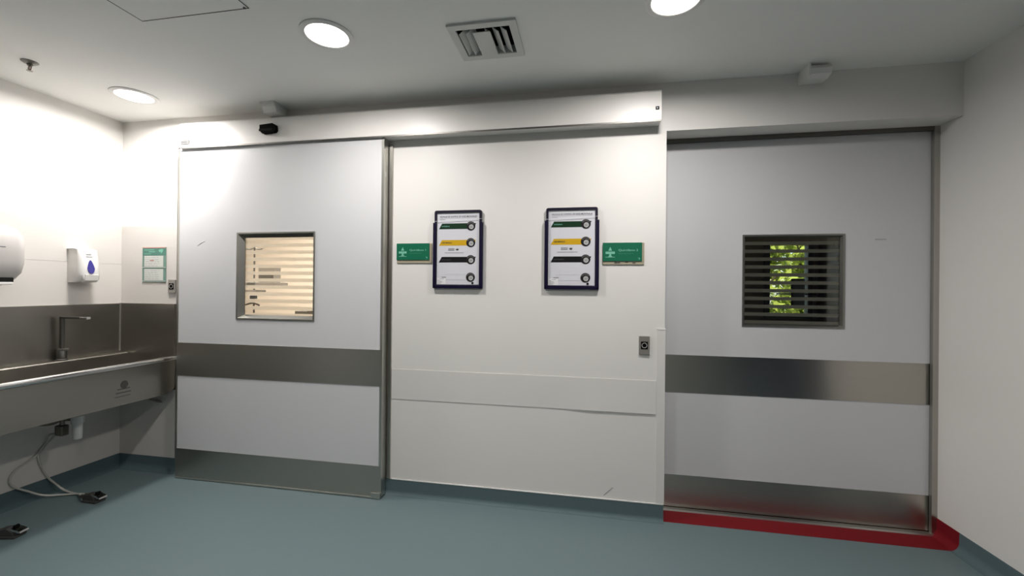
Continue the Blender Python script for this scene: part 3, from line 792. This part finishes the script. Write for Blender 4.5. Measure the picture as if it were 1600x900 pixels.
b = MB(); b.box(px0+.016, px0+.100, -.0096, -.0088, pz1-.022, pz1-.017); b.box(px0+.055, px0+.108, -.0096, -.0088, pz1-.036, pz1-.030); b.box(px0+.016, px0+.075, -.0096, -.0088, pz1-.050, pz1-.046); b.build('header_print', M['slight'], po)
b = MB(); b.prism([(px1-.062, pz1-.020), (px1-.040, pz1-.014), (px1-.020, pz1-.016), (px1-.028, pz1-.036), (px1-.044, pz1-.046), (px1-.040, pz1-.032), (px1-.056, pz1-.036)], 'Y', -.0096, -.0088); b.build('hand_symbol', M['slight'], po)

# ------------------------------------------------------------------ room behind the left door
b = MB(); X0, X1, Y0, Y1 = -5.2, -.45, .15, 3.2
b.box(X0-.05, X1+.05, Y1, Y1+.05, 0, 2.6); b.box(X0-.05, X0, Y0, Y1, 0, 2.6); b.box(X1, X1+.05, Y0, Y1, 0, 2.6)
b.box(X0, DX0, Y0-.005, Y0, 0, 2.6); b.box(DX1, X1, Y0-.005, Y0, 0, 2.6)
struct(b.build('wall_lit_room', M['beigewall']), 'beige walls of the lit room seen through the left door window')
b = MB(); b.box(X0, X1, .14, Y1, -.06, -.001); struct(b.build('floor_lit_room', M['floor']))
b = MB(); b.box(X0, X1, .14, Y1, 2.6, 2.65); struct(b.build('ceiling_lit_room', M['ceil']))
area('lit_room_lamp', -3.5, 1.7, 2.58, 92, .6, (1, .9, .8), 170)
area('lit_room_lamp', -1.3, 1.2, 2.58, 22, .6, (1, .9, .8), 170)

iv = thing('monitor_stand', 'wheeled pole stand with a small monitor in the lit room behind the left door', 'monitor stand', (-3.366, 1.5, 0))
b = MB(); b.tube([(-3.366, 1.5, .06), (-3.364, 1.5, 1.735)], .009, n=10, smooth=False); b.build('pole', M['steel_d'], iv, smooth=True)
b = MB(); b.tube([(-3.465, 1.5, 1.708), (-3.42, 1.5, 1.702), (-3.366, 1.5, 1.712), (-3.31, 1.5, 1.702), (-3.267, 1.5, 1.708)], .006, n=8); b.build('hook_bar', M['steel_d'], iv, smooth=True)
b = MB(); b.tube([(-3.482, 1.5, 1.098), (-3.44, 1.5, 1.108), (-3.39, 1.5, 1.120), (-3.345, 1.5, 1.112), (-3.299, 1.5, 1.098)], .009, n=8); b.build('handle_bar', M['steel_d'], iv, smooth=True)
MB().box(-3.40, -3.376, 1.48, 1.502, 1.165, 1.205, .003).build('clamp', M['black'], iv)
MB().box(-3.357, -3.325, 1.48, 1.502, 1.168, 1.200, .003).build('clamp', M['black'], iv)
MB().box(-3.444, -3.030, 1.42, 1.60, 1.300, 1.345, .004).build('shelf', M['greyp'], iv)
MB().box(-3.372, -3.282, 1.410, 1.419, 1.302, 1.343, .002).build('shelf_label', M['steel_d'], iv)
MB().box(-3.444, -3.285, 1.43, 1.58, 1.240, 1.262, .004).build('lower_tray', M['greyp'], iv)
mn = MB().box(-3.272, -3.078, 1.45, 1.55, 1.3455, 1.520, .006).build('monitor', M['greyp'], iv)
MB().box(-3.262, -3.088, 1.446, 1.451, 1.362, 1.445, .001).build('monitor_screen', M['steel_d'], mn)
b = MB(); b.lathe([(.04, .03), (.04, .06), (.012, .09)], (-3.366, 1.5, 0), n=16); b.build('hub', M['steel_d'], iv)
for k in range(5):
    a = R(72*k); b = MB(); b.tube([(-3.366, 1.5, .05), (-3.366+.25*math.cos(a), 1.5+.25*math.sin(a), .045)], .012, n=8, smooth=False); lg = b.build('leg', M['steel_d'], iv)
    b = MB(); b.lathe([(.02, -.012), (.02, .012)], (-3.366+.25*math.cos(a), 1.5+.25*math.sin(a), .0205), 'Y', n=14); b.build('castor', M['black'], lg)

tb = thing('instrument_table', 'low grey instrument table at the right of the lit room behind the left door', 'table', (-2.6, 1.6, 0))
MB().box(-2.98, -2.3, 1.45, 1.85, .965, .985, .003).build('table_top', M['greyp'], tb)
for qx in (-2.95, -2.33):
    for qy in (1.48, 1.82): MB().box(qx-.012, qx+.012, qy-.012, qy+.012, 0, .9655).build('leg', M['greyp'], tb)
tag(MB().box(-2.87, -2.72, 1.5, 1.7, .9855, 1.045, .006).build('steel_box', M['steel_d'], loc=None), 'dark box on the instrument table behind the left door window', 'box')

# ------------------------------------------------------------------ dark room behind the right door with a garden window
X0, X1, Y0, Y1 = -.2, 4.4, .26, 2.5
WX0, WX1, WZ0, WZ1 = 2.127, 2.497, 1.05, 1.802
b = MB()
b.box(X0, WX0-.05, Y1, Y1+.1, 0, 2.6); b.box(WX1+.05, X1, Y1, Y1+.1, 0, 2.6); b.box(WX0-.05, WX1+.05, Y1, Y1+.1, 0, WZ0-.04); b.box(WX0-.05, WX1+.05, Y1, Y1+.1, WZ1+.04, 2.6)
b.box(X0-.05, X0, .14, Y1, 0, 2.6); b.box(X1, X1+.05, .14, .7, 0, 2.6); b.box(X1, X1+.05, .7, 2.3, 0, .9); b.box(X1, X1+.05, .7, 2.3, 2.2, 2.6); b.box(X1, X1+.05, 2.3, Y1, 0, 2.6)  # unseen side opening added so sky light brightens the room
b.box(X0, .48, .225, Y0, 0, 2.6); b.box(XR+.02, X1, .225, Y0, 0, 2.6); b.box(.48, XR+.02, .225, Y0, 2.22, 2.6)
b.box(XR, XR+.02, .14, .26, 0, 2.6)
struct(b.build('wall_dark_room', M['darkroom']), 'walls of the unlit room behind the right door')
b = MB(); b.box(X0, X1, .24, Y1+.1, -.06, -.001); struct(b.build('floor_dark_room', M['floor']))
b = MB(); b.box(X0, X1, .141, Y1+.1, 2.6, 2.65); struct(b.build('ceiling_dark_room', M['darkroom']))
b = MB(); w = .055
b.box(WX0-w, WX0, Y1-.02, Y1+.06, WZ0-.036, WZ1+.04); b.box(WX1, WX1+w-.01, Y1-.02, Y1+.06, WZ0-.036, WZ1+.04); b.box(WX0, WX1, Y1-.02, Y1+.06, WZ1, WZ1+.04); b.box(WX0, WX1, Y1-.02, Y1+.06, WZ0-.036, WZ0)
wf = struct(b.build('window_1', M['frameb']), 'narrow window to the garden seen through the right door window')
MB().box(WX0, WX1, Y1+.02, Y1+.024, WZ0, WZ1).build('window_pane', M['glass'], wf)
mo = thing('wall_monitor', 'dark rounded monitor in front of the garden window behind the right door', 'monitor', (2.19, 2.1, 1.15))
MB().box(2.145, 2.262, 2.02, 2.06, 1.145, 1.428, .012, 3).build('screen_housing', M['steel_d'], mo)
b = MB(); b.box(2.19, 2.22, 2.06, 2.47, 1.268, 1.284); b.box(2.19, 2.56, 2.45, 2.475, 1.268, 1.284); b.build('support_arm', M['steel_d'], mo)
cb = thing('wood_cabinet', 'brown cabinet at the right of the garden window behind the right door', 'cabinet', (2.95, 2.3, 0))
MB().box(2.60, 3.4, 2.12, 2.49, .06, 1.80, .003).build('carcass', M['wood'], cb)
for a in (2.605, 3.005): MB().box(a, a+.39, 2.10, 2.119, .08, 1.79, .002).build('cabinet_door', M['wood'], cb)
MB().box(2.62, 3.38, 2.16, 2.48, 0, .06).build('plinth', M['dark'], cb)

# garden outside
b = MB(); b.box(-8, 14, 2.62, 26, -.35, -.30); struct(b.build('ground', M['ground']))
def tree(x, y, hgt, rad, n, seed, label):
    rnd = random.Random(seed)
    t = thing('garden_tree', label, 'tree', (x, y, -.3), 'trees outside the garden window')
    b = MB(); b.tube([(x, y, -.3), (x+.05, y, hgt*.3), (x-.04, y+.03, hgt*.6), (x+.02, y, hgt*.9)], .05, n=10)
    for k in range(7):
        a = rnd.uniform(0, 6.28); zz = hgt*rnd.uniform(.2, .7); b.tube([(x, y, zz), (x+rad*.4*math.cos(a), y+rad*.4*math.sin(a), zz+.25), (x+rad*.8*math.cos(a), y+rad*.8*math.sin(a), zz+.4)], .015, n=6)
    b.build('trunk', M['bark'], t, smooth=True)
    b = MB(); bm = b.bm
    cl = [(Vector((x+rnd.gauss(0, rad*.45), y+rnd.gauss(0, rad*.45), rnd.uniform(.25, hgt))), rnd.uniform(.12, .32)) for _ in range(46)]
    for i in range(n):
        c, cr = rnd.choice(cl); d = Vector((rnd.gauss(0, 1), rnd.gauss(0, 1), rnd.gauss(0, 1))).normalized()
        p = c+d*cr*rnd.uniform(.5, 1.1)
        nrm = (d+Vector((rnd.gauss(0, .5), rnd.gauss(0, .5), rnd.gauss(0, .5)))).normalized()
        u = nrm.orthogonal().normalized(); w_ = nrm.cross(u); L = rnd.uniform(.05, .10); wd = L*.4
        a = rnd.uniform(0, 6.28); u, w_ = u*math.cos(a)+w_*math.sin(a), w_*math.cos(a)-u*math.sin(a)
        bm.faces.new([bm.verts.new(q) for q in (p-u*L, p-w_*wd, p+u*L, p+w_*wd)])
    b.build('foliage', M['leaf'], t)
tree(2.85, 4.8, 2.6, .42, 4200, 3, 'leafy green tree outside the garden window, leftmost of the three')
tree(3.78, 5.3, 2.9, .42, 4200, 5, 'leafy green tree outside the garden window, middle one of the three')
tree(4.75, 6.2, 3.0, .48, 4200, 9, 'leafy green tree outside the garden window, rightmost of the three')
su = bpy.data.lights.new('sun', 'SUN'); su.energy = 10; su.angle = R(.6); su.color = (1, .95, .82)
so = bpy.data.objects.new('sun', su); COL.objects.link(so); so.rotation_euler = (R(42), 0, R(-20)); so.location = (0, 0, 8)
w = bpy.data.worlds.new('sky'); sc.world = w; w.use_nodes = True
nt = w.node_tree; bg = nt.nodes['Background']
sky = nt.nodes.new('ShaderNodeTexSky')
try:
    sky.sky_type = 'NISHITA'; sky.sun_disc = False; sky.sun_elevation = R(48); sky.sun_rotation = R(200)
except Exception: pass
nt.links.new(sky.outputs[0], bg.inputs['Color']); bg.inputs['Strength'].default_value = .30

# ------------------------------------------------------------------ camera
yaw, pitch, roll = .1772, .0015, .0097
C = Vector((.1833, -2.484, 1.3035))
fwd = Vector((-math.sin(yaw)*math.cos(pitch), math.cos(yaw)*math.cos(pitch), math.sin(pitch)))
rt = Vector((math.cos(yaw), math.sin(yaw), 0)); up = rt.cross(fwd)
r2 = rt*math.cos(roll)+up*math.sin(roll); u2 = up*math.cos(roll)-rt*math.sin(roll)
cam = bpy.data.cameras.new('camera'); cam.sensor_width = 36; cam.lens = 656.842/1600*36; cam.clip_start = .02
co = bpy.data.objects.new('camera', cam); COL.objects.link(co)
mw = Matrix((r2, u2, -fwd)).transposed().to_4x4(); mw.translation = C
co.matrix_world = mw
sc.camera = co

sc.view_settings.view_transform = 'Standard'; sc.view_settings.look = 'None'
sc.view_settings.gamma = 1; sc.view_settings.use_curve_mapping = False
sc.view_settings.exposure = 0.0
sc.cycles.use_denoising = True
sc.cycles.max_bounces = 10; sc.cycles.diffuse_bounces = 6; sc.cycles.transparent_max_bounces = 12
sc.cycles.sample_clamp_indirect = 6
